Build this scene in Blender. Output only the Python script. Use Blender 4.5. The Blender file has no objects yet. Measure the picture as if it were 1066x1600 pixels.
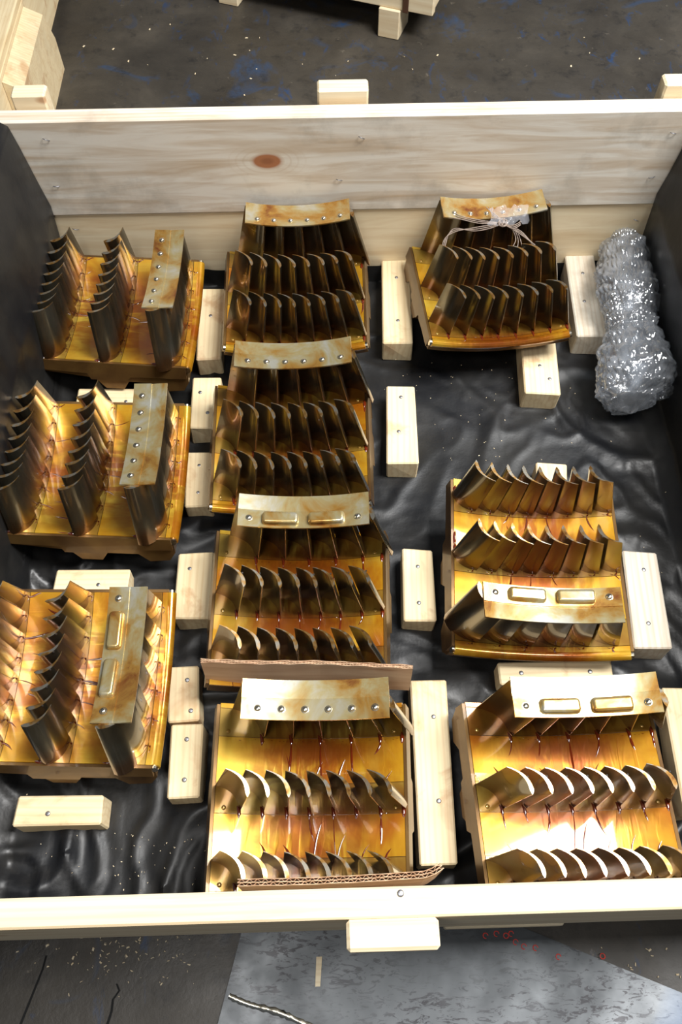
import bpy, bmesh, math, random
from mathutils import Vector, Matrix, Euler, noise
R_ = math.radians
random.seed(7)
SC = bpy.context.scene
COL = SC.collection

# ------------------------------------------------------------------ camera
FPX = 1296.0; HC = 1.19
cam_d = bpy.data.cameras.new('camera'); cam = bpy.data.objects.new('camera', cam_d); COL.objects.link(cam)
cam.location = (0, 0, HC); cam.rotation_euler = Euler((R_(29.4), 0, R_(-1.6)))
cam_d.sensor_fit = 'VERTICAL'; cam_d.sensor_height = 36; cam_d.lens = FPX/1600*36
cam_d.clip_start = 0.01
SC.camera = cam
CM = cam.rotation_euler.to_matrix()
def P(px, py, z):
    """photograph pixel -> point of the world on the plane at height z"""
    d = CM @ Vector(((px-533)/FPX, -(py-800)/FPX, -1))
    t = (z-HC)/d.z
    return Vector((d.x*t, d.y*t, z))

# ------------------------------------------------------------------ light
W = bpy.data.worlds.new('world'); SC.world = W; W.use_nodes = True
W.node_tree.nodes['Background'].inputs[0].default_value = (0.62, 0.70, 0.82, 1)
W.node_tree.nodes['Background'].inputs[1].default_value = 0.10
def area(name, loc, target, sx, sy, e, col=(1, 1, 1)):
    l = bpy.data.lights.new(name, 'AREA'); l.shape = 'RECTANGLE'; l.size = sx; l.size_y = sy; l.energy = e; l.color = col
    o = bpy.data.objects.new(name, l); COL.objects.link(o); o.location = loc
    o.rotation_euler = (Vector(target)-Vector(loc)).to_track_quat('-Z', 'Y').to_euler()
    return o
area('roof_window', (1.60, 0.55, 3.0), (1.60, 0.55, 0), 1.9, 0.95, 185, (1, 0.985, 0.96))
area('roof_window_far', (2.0, 1.70, 3.0), (2.0, 1.70, 0), 1.3, 0.5, 40, (0.95, 0.98, 1))
area('front_fill', (-0.30, -0.15, 1.75), (-0.1, 0.4, 0), 0.35, 0.35, 6.5, (1, 0.97, 0.93))  # added fill near the camera, no real fixture; brightens front left and back wall
SC.view_settings.view_transform = 'Standard'; SC.view_settings.look = 'None'
SC.view_settings.gamma = 1; SC.view_settings.use_curve_mapping = False
SC.view_settings.exposure = 0.35

# ------------------------------------------------------------------ node helpers
class NT:
    def __init__(s, name):
        s.m = bpy.data.materials.new(name); s.m.use_nodes = True
        s.t = s.m.node_tree; s.b = s.t.nodes['Principled BSDF']; s.out = s.t.nodes['Material Output']
    def n(s, typ, **kw):
        nd = s.t.nodes.new(typ)
        for k, v in kw.items():
            if k in nd.inputs.keys() or k.isdigit():
                nd.inputs[int(k) if k.isdigit() else k].default_value = v
            else: setattr(nd, k, v)
        return nd
    def l(s, a, b): s.t.links.new(a, b)
    def coords(s, scale=(1, 1, 1), rand=True):
        tc = s.n('ShaderNodeTexCoord'); mp = s.n('ShaderNodeMapping'); mp.inputs['Scale'].default_value = scale
        if rand:
            oi = s.n('ShaderNodeObjectInfo'); ml = s.n('ShaderNodeMath', operation='MULTIPLY'); s.l(oi.outputs['Random'], ml.inputs[0]); ml.inputs[1].default_value = 37
            ad = s.n('ShaderNodeVectorMath', operation='ADD'); s.l(tc.outputs['Object'], ad.inputs[0]); s.l(ml.outputs[0], ad.inputs[1]); s.l(ad.outputs[0], mp.inputs['Vector'])
        else: s.l(tc.outputs['Object'], mp.inputs['Vector'])
        return mp.outputs[0]
    def noise(s, vec, scale, detail=3, rough=0.5, dist=0):
        nd = s.n('ShaderNodeTexNoise'); nd.inputs['Scale'].default_value = scale; nd.inputs['Detail'].default_value = detail
        nd.inputs['Roughness'].default_value = rough; nd.inputs['Distortion'].default_value = dist; s.l(vec, nd.inputs['Vector'])
        return nd.outputs['Fac']
    def ramp(s, fac, stops):
        nd = s.n('ShaderNodeValToRGB'); e = nd.color_ramp.elements
        while len(e) < len(stops): e.new(0.5)
        for i, (p, c) in enumerate(stops): e[i].position = p; e[i].color = (c[0], c[1], c[2], 1) if not isinstance(c, (int, float)) else (c, c, c, 1)
        s.l(fac, nd.inputs[0]); return nd.outputs[0]
    def mix(s, fac, a, b, mode='MIX'):
        nd = s.n('ShaderNodeMix', data_type='RGBA', blend_type=mode)
        for sock, v in ((nd.inputs[0], fac), (nd.inputs[6], a), (nd.inputs[7], b)):
            if hasattr(v, 'links') or isinstance(v, bpy.types.NodeSocket): s.l(v, sock)
            elif isinstance(v, (int, float)): sock.default_value = v
            else: sock.default_value = (*v, 1)
        return nd.outputs[2]
    def math(s, op, a, b=0.0):
        nd = s.n('ShaderNodeMath', operation=op)
        for sock, v in ((nd.inputs[0], a), (nd.inputs[1], b)):
            if isinstance(v, bpy.types.NodeSocket): s.l(v, sock)
            else: sock.default_value = v
        return nd.outputs[0]
    def bump(s, h, strength=0.3, dist=0.001):
        nd = s.n('ShaderNodeBump'); nd.inputs['Strength'].default_value = strength; nd.inputs['Distance'].default_value = dist
        s.l(h, nd.inputs['Height']); s.l(nd.outputs[0], s.b.inputs['Normal'])
    def set(s, **kw):
        for k, v in kw.items():
            k = k.replace('_', ' ')
            if isinstance(v, bpy.types.NodeSocket): s.l(v, s.b.inputs[k])
            elif isinstance(v, tuple): s.b.inputs[k].default_value = (*v, 1) if len(v) == 3 else v
            else: s.b.inputs[k].default_value = v
        return s

def wood(name, light, dark, grain=0.5, dirt=0.0, knot=None, stain=0.0):
    t = NT(name); v = t.coords((1.2, 14, 14))
    n1 = t.noise(v, 3.0, 6, 0.6, 1.2)
    wv = t.n('ShaderNodeTexWave', wave_type='BANDS', bands_direction='Y'); wv.inputs['Scale'].default_value = 2.6
    wv.inputs['Distortion'].default_value = 7; wv.inputs['Detail'].default_value = 3; wv.inputs['Detail Scale'].default_value = 0.7
    t.l(v, wv.inputs['Vector'])
    c = t.mix(t.math('MULTIPLY', t.ramp(n1, [(0.42, 0), (0.7, 1)]), grain), light, dark)
    c = t.mix(t.math('MULTIPLY', t.ramp(wv.outputs['Fac'], [(0.55, 0), (0.95, 1)]), grain*0.55), c, dark)
    v2 = t.coords((1, 1, 1))
    if dirt: c = t.mix(t.math('MULTIPLY', t.ramp(t.noise(v2, 9, 5, 0.65), [(0.52, 0), (0.72, 1)]), dirt), c, (0.28, 0.25, 0.2))
    if stain: c = t.mix(t.math('MULTIPLY', t.ramp(t.noise(v2, 15, 4, 0.6, 0.6), [(0.56, 0), (0.68, 1)]), stain), c, (0.45, 0.2, 0.07))
    # small resin flecks / knots
    vo = t.n('ShaderNodeTexVoronoi'); vo.inputs['Scale'].default_value = 5.5; v3 = t.coords((0.7, 1.6, 1.6)); t.l(v3, vo.inputs['Vector'])
    c = t.mix(t.ramp(vo.outputs['Distance'], [(0.035, 0.75), (0.07, 0)]), c, (0.42, 0.2, 0.08))
    if knot:
        tc = t.n('ShaderNodeTexCoord'); sp = t.n('ShaderNodeSeparateXYZ'); t.l(tc.outputs['Object'], sp.inputs[0])
        dx = t.math('DIVIDE', t.math('SUBTRACT', sp.outputs[0], knot[0]), 1.75); dz = t.math('SUBTRACT', sp.outputs[2], knot[1])
        d = t.math('SQRT', t.math('ADD', t.math('MULTIPLY', dx, dx), t.math('MULTIPLY', dz, dz)))
        rings = t.math('SINE', t.math('MULTIPLY', d, 900))
        c = t.mix(t.math('MULTIPLY', t.math('MULTIPLY', t.ramp(d, [(0.014, 1), (0.045, 0)]), t.ramp(rings, [(0.3, 0), (0.9, 1)])), 0.28), c, dark)
        c = t.mix(t.ramp(d, [(0.0125, 1), (0.0155, 0)]), c, (0.40, 0.16, 0.07))
        c = t.mix(t.ramp(d, [(0.004, 0.6), (0.008, 0)]), c, (0.25, 0.09, 0.04))
    t.set(Base_Color=c, Roughness=0.62); t.bump(n1, 0.25, 0.001)
    return t.m
M = {}
M['pine'] = wood('pine', (0.84, 0.72, 0.50), (0.62, 0.43, 0.22), 0.55)
M['pine_grey'] = wood('pine_weathered', (0.72, 0.66, 0.55), (0.50, 0.37, 0.24), 0.6, 0.5)
M['pine_knot'] = wood('pine_knotted', (0.78, 0.73, 0.64), (0.50, 0.36, 0.22), 0.75, 0.5, knot=(-0.147, 0.012))
M['chock'] = wood('pine_offcut', (0.85, 0.70, 0.44), (0.62, 0.42, 0.20), 0.5, 0.15, stain=0.5)
M['pine_dark'] = wood('pine_oily', (0.45, 0.27, 0.12), (0.2, 0.09, 0.03), 0.8, 0.4)

def gold(name, cols, rough=0.24, metallic=0.5, streak=0.8, coat=1.0, pool_=0.9):
    t = NT(name); tc = t.n('ShaderNodeTexCoord'); oi = t.n('ShaderNodeObjectInfo')
    # the stain pattern is laid out in the segment's own frame
    at = t.n('ShaderNodeAttribute', attribute_type='GEOMETRY', attribute_name='segpos')
    par = t.n('ShaderNodeAttribute', attribute_type='OBJECT', attribute_name='seed')
    off = t.n('ShaderNodeCombineXYZ'); t.l(par.outputs['Fac'], off.inputs[2])
    ad = t.n('ShaderNodeVectorMath', operation='ADD'); t.l(tc.outputs['Object'], ad.inputs[0]); t.l(off.outputs[0], ad.inputs[1])
    v = ad.outputs[0]
    n1 = t.noise(v, 11, 4, 0.55, 0.6)
    c = t.ramp(n1, [(0.30, cols[0]), (0.5, cols[1]), (0.68, cols[2])])
    mp = t.n('ShaderNodeMapping'); mp.inputs['Scale'].default_value = (1, 0.16, 0.3); t.l(v, mp.inputs['Vector'])
    n2 = t.noise(mp.outputs[0], 70, 3, 0.5, 0.7)
    sep = t.n('ShaderNodeSeparateXYZ'); t.l(tc.outputs['Object'], sep.inputs[0])
    cx = t.math('ABSOLUTE', t.math('SUBTRACT', sep.outputs[0], 0.005))
    mask = t.ramp(cx, [(0.02, 1), (0.115, 0.12)])
    st = t.math('MULTIPLY', t.math('MULTIPLY', t.ramp(n2, [(0.43, 0), (0.54, 1)]), mask), streak)
    c = t.mix(st, c, cols[3])
    n3 = t.noise(v, 17, 4, 0.55, 0.8)
    c = t.mix(t.math('MULTIPLY', t.math('MULTIPLY', t.ramp(n3, [(0.44, 0), (0.62, 1)]), mask), streak), c, (cols[3][0]*0.75, cols[3][1]*0.6, cols[3][2]*0.5))
    fr = t.math('ABSOLUTE', t.math('SUBTRACT', t.math('FRACT', t.math('ADD', t.math('DIVIDE', t.math('ADD', sep.outputs[1], 0.028), 0.089), 0.5)), 0.5))
    pool = t.math('MULTIPLY', t.math('MULTIPLY', t.ramp(t.math('ADD', fr, t.math('MULTIPLY', t.math('SUBTRACT', n2, 0.5), 0.55)), [(0.06, 1), (0.26, 0)]), t.ramp(cx, [(0.04, 1), (0.11, 0.15)])), pool_)
    c = t.mix(pool, c, (0.21, 0.048, 0.004))
    t.set(Base_Color=c, Metallic=metallic, Roughness=rough, Coat_Weight=coat, Coat_Roughness=0.04, Coat_IOR=1.42)
    t.bump(t.math('ADD', t.noise(mp.outputs[0], 25, 2), t.math('MULTIPLY', st, 1.2)), 0.14, 0.001)
    return t.m
M['gold'] = gold('oiled_platform', [(0.72, 0.50, 0.06), (0.66, 0.34, 0.018), (0.46, 0.14, 0.006), (0.34, 0.075, 0.005)])
M['root'] = gold('oiled_root_strip', [(0.46, 0.33, 0.06), (0.38, 0.21, 0.03), (0.24, 0.09, 0.01), (0.15, 0.035, 0.005)], streak=0.7)
M['casing'] = gold('oiled_casing', [(0.23, 0.135, 0.04), (0.16, 0.085, 0.025), (0.09, 0.045, 0.015), (0.12, 0.04, 0.01)], rough=0.4, metallic=0.6, streak=0.4, coat=0.35, pool_=0.0)
def bandmat():
    t = NT('oiled_shroud_band'); v = t.coords((1, 1, 1))
    c = t.ramp(t.noise(v, 16, 5, 0.6, 0.5), [(0.36, (0.60, 0.58, 0.48)), (0.47, (0.55, 0.45, 0.22)), (0.58, (0.50, 0.27, 0.06)), (0.70, (0.24, 0.07, 0.02))])
    t.set(Base_Color=c, Metallic=0.7, Roughness=0.24, Coat_Weight=0.5, Coat_Roughness=0.08)
    t.bump(t.noise(v, 60, 3), 0.2, 0.0006); return t.m
M['band'] = bandmat()
def blademat():
    t = NT('oiled_blade_steel'); tc = t.n('ShaderNodeTexCoord'); sp = t.n('ShaderNodeSeparateXYZ'); t.l(tc.outputs['Object'], sp.inputs[0])
    v = t.coords((1, 1, 0.5))
    z = t.math('ADD', sp.outputs[2], t.math('MULTIPLY', t.math('SUBTRACT', t.noise(v, 30, 3), 0.5), 0.05))
    c = t.ramp(t.noise(v, 14, 4, 0.6), [(0.35, (0.22, 0.205, 0.155)), (0.6, (0.13, 0.11, 0.07)), (0.75, (0.07, 0.045, 0.02))])
    c = t.mix(t.ramp(z, [(0.008, 0.7), (0.034, 0)]), c, (0.20, 0.075, 0.012))
    t.set(Base_Color=c, Metallic=0.9, Roughness=0.26, Coat_Weight=0.8, Coat_Roughness=0.06)
    t.bump(t.noise(v, 40, 3), 0.12, 0.0006); return t.m
M['blade'] = blademat()
def tipmat():
    t = NT('oiled_blade_tip'); v = t.coords((1, 1, 1))
    t.set(Base_Color=t.ramp(t.noise(v, 120, 3), [(0.4, (0.36, 0.33, 0.27)), (0.55, (0.40, 0.22, 0.06)), (0.7, (0.20, 0.08, 0.02))]), Metallic=0.85, Roughness=0.25, Coat_Weight=0.5, Coat_Roughness=0.06)
    return t.m
M['tip'] = tipmat()
M['grease'] = NT('red_brown_preservative_oil').set(Base_Color=(0.11, 0.014, 0.003), Roughness=0.05, Metallic=0.0, Coat_Weight=1.0, Coat_Roughness=0.02, Specular_IOR_Level=0.8).m
M['steel'] = NT('bright_steel').set(Base_Color=(0.75, 0.70, 0.58), Metallic=1.0, Roughness=0.22).m
M['nail'] = NT('nail_steel').set(Base_Color=(0.32, 0.32, 0.34), Metallic=0.9, Roughness=0.4).m
M['hole'] = NT('dark_hole').set(Base_Color=(0.015, 0.01, 0.008), Roughness=0.6).m
M['strap'] = NT('rusty_strap').set(Base_Color=(0.16, 0.08, 0.05), Metallic=0.6, Roughness=0.5).m
def linermat():
    t = NT('black_plastic_film'); v = t.coords((1, 1, 1), False)
    c = t.ramp(t.noise(v, 7, 5, 0.6), [(0.4, (0.006, 0.0065, 0.008)), (0.7, (0.022, 0.021, 0.019))])
    r = t.ramp(t.noise(v, 5, 4, 0.6), [(0.35, 0.33), (0.65, 0.52)])
    t.set(Base_Color=c, Roughness=r, Specular_IOR_Level=0.42)
    t.bump(t.noise(v, 60, 4, 0.6), 0.25, 0.002); return t.m
M['liner'] = linermat()
def cardmat():
    t = NT('cardboard'); v = t.coords((0.6, 8, 8))
    t.set(Base_Color=t.ramp(t.noise(v, 8, 5, 0.6), [(0.35, (0.74, 0.53, 0.35)), (0.6, (0.62, 0.40, 0.25)), (0.75, (0.34, 0.15, 0.07))]), Roughness=0.7); return t.m
M['card'] = cardmat()
def floormat():
    t = NT('stained_concrete'); v = t.coords((1, 1, 1), False)
    c = t.ramp(t.noise(v, 3.5, 7, 0.65, 0.4), [(0.3, (0.026, 0.022, 0.018)), (0.55, (0.050, 0.043, 0.034)), (0.75, (0.085, 0.072, 0.056))])
    c = t.mix(t.ramp(t.noise(v, 6.5, 4, 0.6, 1), [(0.60, 0), (0.72, 0.65)]), c, (0.018, 0.055, 0.13))
    c = t.mix(t.ramp(t.noise(v, 38, 4, 0.7), [(0.66, 0), (0.74, 0.5)]), c, (0.20, 0.17, 0.13))
    mp = t.n('ShaderNodeMapping'); mp.inputs['Scale'].default_value = (2.2, 0.8, 1); mp.inputs['Rotation'].default_value = (0, 0, 0.25); t.l(v, mp.inputs['Vector'])
    c = t.mix(t.ramp(t.noise(mp.outputs[0], 13, 5, 0.7, 0.5), [(0.60, 0), (0.70, 0.7)]), c, (0.010, 0.045, 0.13))
    c = t.mix(t.ramp(t.noise(v, 22, 5, 0.7), [(0.55, 0), (0.7, 0.6)]), c, (0.010, 0.010, 0.011))
    t.set(Base_Color=c, Roughness=t.ramp(t.noise(v, 8, 4), [(0.3, 0.35), (0.7, 0.6)]))
    t.bump(t.noise(v, 30, 6, 0.7), 0.4, 0.003); return t.m
M['floor'] = floormat()
def platemat():
    t = NT('scratched_steel_plate'); v = t.coords((1, 1, 1), False)
    mp = t.n('ShaderNodeMapping'); mp.inputs['Rotation'].default_value = (0, 0, 0.9); mp.inputs['Scale'].default_value = (1, 3.2, 1); t.l(v, mp.inputs['Vector'])
    sp = t.ramp(t.noise(mp.outputs[0], 40, 5, 0.72, 1.2), [(0.535, 0), (0.58, 1)])
    big = t.ramp(t.noise(v, 6, 4, 0.6), [(0.4, 0.25), (0.6, 1)])
    c = t.ramp(t.noise(v, 5, 5, 0.6), [(0.3, (0.045, 0.050, 0.055)), (0.7, (0.13, 0.14, 0.15))])
    c = t.mix(t.math('MULTIPLY', sp, big), c, (0.04, 0.04, 0.045))
    c = t.mix(t.ramp(t.noise(v, 4, 3), [(0.62, 0), (0.75, 0.5)]), c, (0.06, 0.10, 0.18))
    t.set(Base_Color=c, Metallic=0.5, Roughness=t.ramp(t.noise(v, 7, 5, 0.65), [(0.35, 0.28), (0.65, 0.5)]))
    t.bump(t.noise(v, 40, 4), 0.2, 0.001); return t.m
M['plate'] = platemat()
def wrapmat():
    t = NT('clear_bubble_wrap'); v = t.coords((1, 1, 1), False); t.t.nodes.remove(t.b)
    bp = t.n('ShaderNodeBump'); bp.inputs['Strength'].default_value = 0.6; bp.inputs['Distance'].default_value = 0.002; t.l(t.noise(v, 90, 3), bp.inputs['Height'])
    tr = t.n('ShaderNodeBsdfTransparent'); tr.inputs[0].default_value = (0.93, 0.95, 0.97, 1)
    gl = t.n('ShaderNodeBsdfGlossy'); gl.inputs['Roughness'].default_value = 0.12; t.l(bp.outputs[0], gl.inputs['Normal'])
    df = t.n('ShaderNodeBsdfDiffuse'); df.inputs[0].default_value = (0.66, 0.70, 0.76, 1); t.l(bp.outputs[0], df.inputs['Normal'])
    m1 = t.n('ShaderNodeMixShader'); t.l(t.ramp(t.noise(v, 24, 4, 0.6), [(0.4, 0.10), (0.7, 0.34)]), m1.inputs[0]); t.l(tr.outputs[0], m1.inputs[1]); t.l(df.outputs[0], m1.inputs[2])
    m2 = t.n('ShaderNodeMixShader'); m2.inputs[0].default_value = 0.22; t.l(m1.outputs[0], m2.inputs[1]); t.l(gl.outputs[0], m2.inputs[2])
    t.l(m2.outputs[0], t.out.inputs['Surface']); return t.m
M['wrap'] = wrapmat()
M['filmclear'] = NT('clear_film').set(Base_Color=(0.8, 0.8, 0.85), Roughness=0.06, Alpha=0.16, Specular_IOR_Level=0.9).m
M['twine'] = NT('jute_twine').set(Base_Color=(0.26, 0.20, 0.16), Roughness=0.8).m
M['red'] = NT('red_paint').set(Base_Color=(0.75, 0.06, 0.04), Roughness=0.5).m
M['crack'] = NT('crack_shadow').set(Base_Color=(0.006, 0.006, 0.006), Roughness=0.9).m
M['wrapped'] = NT('grey_wrapped_parts').set(Base_Color=(0.30, 0.31, 0.33), Metallic=0.5, Roughness=0.4).m

# ------------------------------------------------------------------ mesh helpers
def mesh(name, verts, faces, mat, smooth=False, sharp=35):
    me = bpy.data.meshes.new(name); me.from_pydata([tuple(v) for v in verts], [], faces)
    for m in (mat if isinstance(mat, list) else [mat]): me.materials.append(m)
    if smooth:
        for p in me.polygons: p.use_smooth = True
        me.set_sharp_from_angle(angle=R_(sharp))
    me.update(); return me
def link(name, me, parent=None, loc=(0, 0, 0), rot=(0, 0, 0)):
    o = bpy.data.objects.new(name, me); COL.objects.link(o); o.location = loc; o.rotation_euler = rot
    if parent: o.parent = parent
    return o
def thing(name, label, cat, loc=(0, 0, 0), rz=0, group=None):
    o = bpy.data.objects.new(name, None); COL.objects.link(o); o.location = loc; o.rotation_euler = (0, 0, rz); o.empty_display_size = 0.05
    return tag(o, label, cat, group)
def tag(o, label, cat, group=None):
    o['label'] = label; o['category'] = cat
    if group: o['group'] = group
    return o
def box_me(name, sx, sy, sz, mat, bev=0.0015, rough=0.0, z0=True):
    """box centred in x,y; base at z=0 (z0) with bevelled edges; rough jitters the corners a little"""
    bm = bmesh.new(); bmesh.ops.create_cube(bm, size=1)
    for v in bm.verts:
        v.co = Vector((v.co.x*sx, v.co.y*sy, (v.co.z+(0.5 if z0 else 0))*sz))
        if rough: v.co += Vector((random.uniform(-rough, rough), random.uniform(-rough, rough), random.uniform(-rough, 0) if v.co.z > 0.01 else 0))
    if bev: bmesh.ops.bevel(bm, geom=bm.edges[:], offset=bev, segments=1, affect='EDGES')
    me = bpy.data.meshes.new(name); bm.to_mesh(me); bm.free(); me.materials.append(mat); return me
def dome_me(name, r, h, mat, n=10, collar=0.0):
    vs = []; fs = []
    prof = [(r*1.25, 0), (r*1.2, h*0.15)] if collar else []
    prof += [(r, 0 if not collar else h*0.18), (r*0.93, h*0.55), (r*0.6, h*0.9)]
    for (rr, z) in prof:
        for i in range(n): a = 2*math.pi*i/n; vs.append((rr*math.cos(a), rr*math.sin(a), z))
    vs.append((0, 0, h))
    for k in range(len(prof)-1):
        for i in range(n): fs.append((k*n+i, k*n+(i+1) % n, (k+1)*n+(i+1) % n, (k+1)*n+i))
    k = (len(prof)-1)*n
    for i in range(n): fs.append((k+i, k+(i+1) % n, len(vs)-1))
    return mesh(name, vs, fs, mat, True, 50)
NAIL = dome_me('nail', 0.0034, 0.0012, M['nail'], 9)

# ------------------------------------------------------------------ floor and steel plate
GZ = -0.125
vs = [(-5, -3, GZ), (5, -3, GZ), (5, 8, GZ), (-5, 8, GZ)]
fl = link('floor', mesh('floor', vs, [(0, 1, 2, 3)], M['floor'])); fl['kind'] = 'structure'
def slab(name, pts, z0, z1, mat):
    n = len(pts); vs = [(p.x, p.y, z0) for p in pts]+[(p.x, p.y, z1) for p in pts]
    fs = [tuple(range(n-1, -1, -1)), tuple(range(n, 2*n))]+[(i, (i+1) % n, n+(i+1) % n, n+i) for i in range(n)]
    return mesh(name, vs, fs, mat)
zp = GZ+0.004
pl = thing('steel_plate', 'flat grey scratched steel plate lying on the floor in front of the crate', 'plate', P(650, 1540, GZ))
def rel(o, me):  # mesh given in world coordinates, parented to o
    for v in me.vertices: v.co -= o.location
    return me
pp = [P(387, 1420, zp), P(330, 1640, zp), P(1300, 1680, zp), P(1070, 1553, zp), P(795, 1440, zp), P(700, 1400, zp)]
link('plate_sheet', rel(pl, slab('plate_sheet', pp, GZ+0.0005, zp, M['plate'])), pl)
def tube(name, pts, r, mat, n=8, flat=1.0, taper=False, wob=0.0):
    vs = []; fs = []; m = len(pts)
    for i, p in enumerate(pts):
        a = pts[max(i-1, 0)]; b = pts[min(i+1, m-1)]; t = (Vector(b)-Vector(a)).normalized()
        up = Vector((0, 0, 1)) if abs(t.z) < 0.9 else Vector((1, 0, 0)); s = t.cross(up).normalized(); u = s.cross(t)
        rr = r*(1+random.uniform(-wob, wob))
        if taper: rr *= math.sqrt(max(0.02, 1-abs(2*i/(m-1)-1)**3))
        for k in range(n):
            an = 2*math.pi*k/n; vs.append(Vector(p)+s*(math.cos(an)*rr)+u*(math.sin(an)*rr*flat))
    for i in range(m-1):
        for k in range(n): fs.append((i*n+k, i*n+(k+1) % n, (i+1)*n+(k+1) % n, (i+1)*n+k))
    fs.append(tuple(range(n-1, -1, -1))); fs.append(tuple((m-1)*n+k for k in range(n)))
    return mesh(name, vs, fs, mat, True, 60)
wp = [P(358+i*4.2, 1556+(i*4.2)*0.36+math.sin(i*0.25)*2, zp) for i in range(34)]
link('weld_bead', rel(pl, tube('weld_bead', wp, 0.0045, M['steel'], 7, 0.6, wob=0.25)), pl)['label'] = 'rough raised weld bead'
for (x, y) in [(759, 1462), (776, 1459), (791, 1462), (799, 1459), (806, 1472), (819, 1479), (837, 1481), (873, 1495), (942, 1494)]:
    c = P(x, y, zp+0.0004); ring = []
    v2 = []; f2 = []
    for k in range(14):
        a = 2*math.pi*k/14
        for rr, zz in ((0.0028, 0), (0.0034, 0.0003), (0.0040, 0)): v2.append((rr*math.cos(a), rr*math.sin(a), zz))
    for k in range(11 if random.random() < 0.6 else 14):
        for q in range(2): f2.append((k*3+q, k*3+q+1, ((k+1) % 14)*3+q+1, ((k+1) % 14)*3+q))
    link('paint_ring', mesh('paint_ring', v2, f2, M['red']), pl, c-pl.location)

# cracks in the concrete: thin dark grooves of the floor
for pts in ([(72, 1493), (66, 1515), (56, 1540), (48, 1560), (38, 1585), (30, 1605)], [(182, 1537), (186, 1548), (176, 1562), (174, 1580), (166, 1605)]):
    v2 = []; f2 = []
    for i, (x, y) in enumerate(pts):
        w = 1.0+1.0*i/len(pts); v2 += [P(x-w, y, GZ+0.0006), P(x+w+0.7, y, GZ+0.0006)]
        if i: f2.append((2*i-2, 2*i-1, 2*i+1, 2*i))
    c = link('floor_crack', mesh('floor_crack', v2, f2, M['crack']), fl)

# ------------------------------------------------------------------ the crate
YB = 1.183; YF = 0.073; HT = 0.358; TH = 0.032
XL = P(3, 185, HT).x; XR = P(1112, 185, HT).x; XC = (XL+XR)/2; WX = XR-XL
crate = thing('wooden_crate', 'large open pine crate lined with black film, holding the vane segments', 'crate', (XC, (YB+YF)/2, GZ))
def cpart(name, sx, sy, sz, x, y, z, mat='pine', rz=0, bev=0.002, label=None):
    o = link(name, box_me(name, sx, sy, sz, M[mat], bev, z0=False), crate, Vector((x, y, z))-crate.location, (0, 0, rz))
    if label: o['label'] = label
    return o
BW = WX+0.11
cpart('plank', BW, TH, 0.183, XC, YB+TH/2, HT-0.0915, 'pine_knot', label='upper back plank with a round brown knot')
cpart('plank', BW, TH-0.003, 0.172, XC, YB+TH/2+0.0015, HT-0.184-0.086, 'pine')
cpart('plank', BW+0.2, TH-0.006, 0.183, XC, YF-TH/2+0.003, HT-0.0915, 'pine')
cpart('plank', BW+0.2, 0.012, 0.172, XC, YF-0.006, HT-0.184-0.086, 'pine_grey')
L = YB-YF-0.002
for s, X in ((-1, XL), (1, XR)):
    for k in range(2):
        cpart('plank', L, TH, 0.178, X+s*TH/2, (YB+YF)/2, HT-0.09-0.184*k, 'pine_grey', R_(90))
for k in range(7):   # floor boards of the crate
    wv = WX/7-0.004
    cpart('floor_board', L, wv, 0.02, XL+(k+0.5)*WX/7, (YB+YF)/2, -0.022, 'pine_grey', R_(90))
def post(px0, px1, py, back=True):
    z1 = HT+0.022 if back else HT+0.006
    a = P(px0, py, z1); b = P(px1, py, z1); w = (b-a).length; y = YB+TH+0.0165 if back else YF-TH-0.0075
    hh = z1-GZ-0.08 if back else 0.03
    o = cpart('post', w, 0.030 if back else 0.026, hh, (a.x+b.x)/2, y, z1-hh/2, 'pine', bev=0.003)
    return o
post(496, 577, 150); post(12, 66, 160); post(1046, 1130, 145)
post(541, 686, 1440, False)
for x in (-0.45, 0, 0.45):    # skids under the crate
    cpart('skid', 1.10, 0.09, 0.085, XC+x, (YB+YF)/2+0.01, GZ+0.0435, 'pine_grey', R_(90))
a = P(-30, 1455, GZ+0.03); b = P(114, 1455, GZ+0.03)
cpart('batten', (b-a).length, 0.05, 0.022, (a.x+b.x)/2, P(50, 1467, GZ+0.06).y+0.025, GZ+0.05, 'pine')
a = P(690, 1445, GZ+0.03); b = P(871, 1445, GZ+0.03)
cpart('batten', (b-a).length, 0.05, 0.022, (a.x+b.x)/2, P(780, 1449, GZ+0.07).y+0.025, GZ+0.06, 'pine')
# staples and nails seen on the back wall and top of the front wall
for (x, y) in [(72, 217), (88, 290), (118, 357), (530, 280), (565, 214), (402, 380), (1052, 207), (1018, 276), (994, 343)]:
    d = CM @ Vector(((x-533)/FPX, -(y-800)/FPX, -1)); t = YB/d.y; q = Vector((d.x*t, YB-0.001, HC+d.z*t))
    link('staple', tube('staple', [Vector((-0.005, 0, 0)), Vector((-0.003, -0.003, 0.0015)), Vector((0.003, -0.003, 0.001)), Vector((0.0055, 0, -0.001))], 0.0007, M['nail'], 5), crate, q-crate.location, (0, random.uniform(-0.4, 0.4), 0))
link('nail', NAIL, crate, P(626, 1396, HT)-crate.location)

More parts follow.
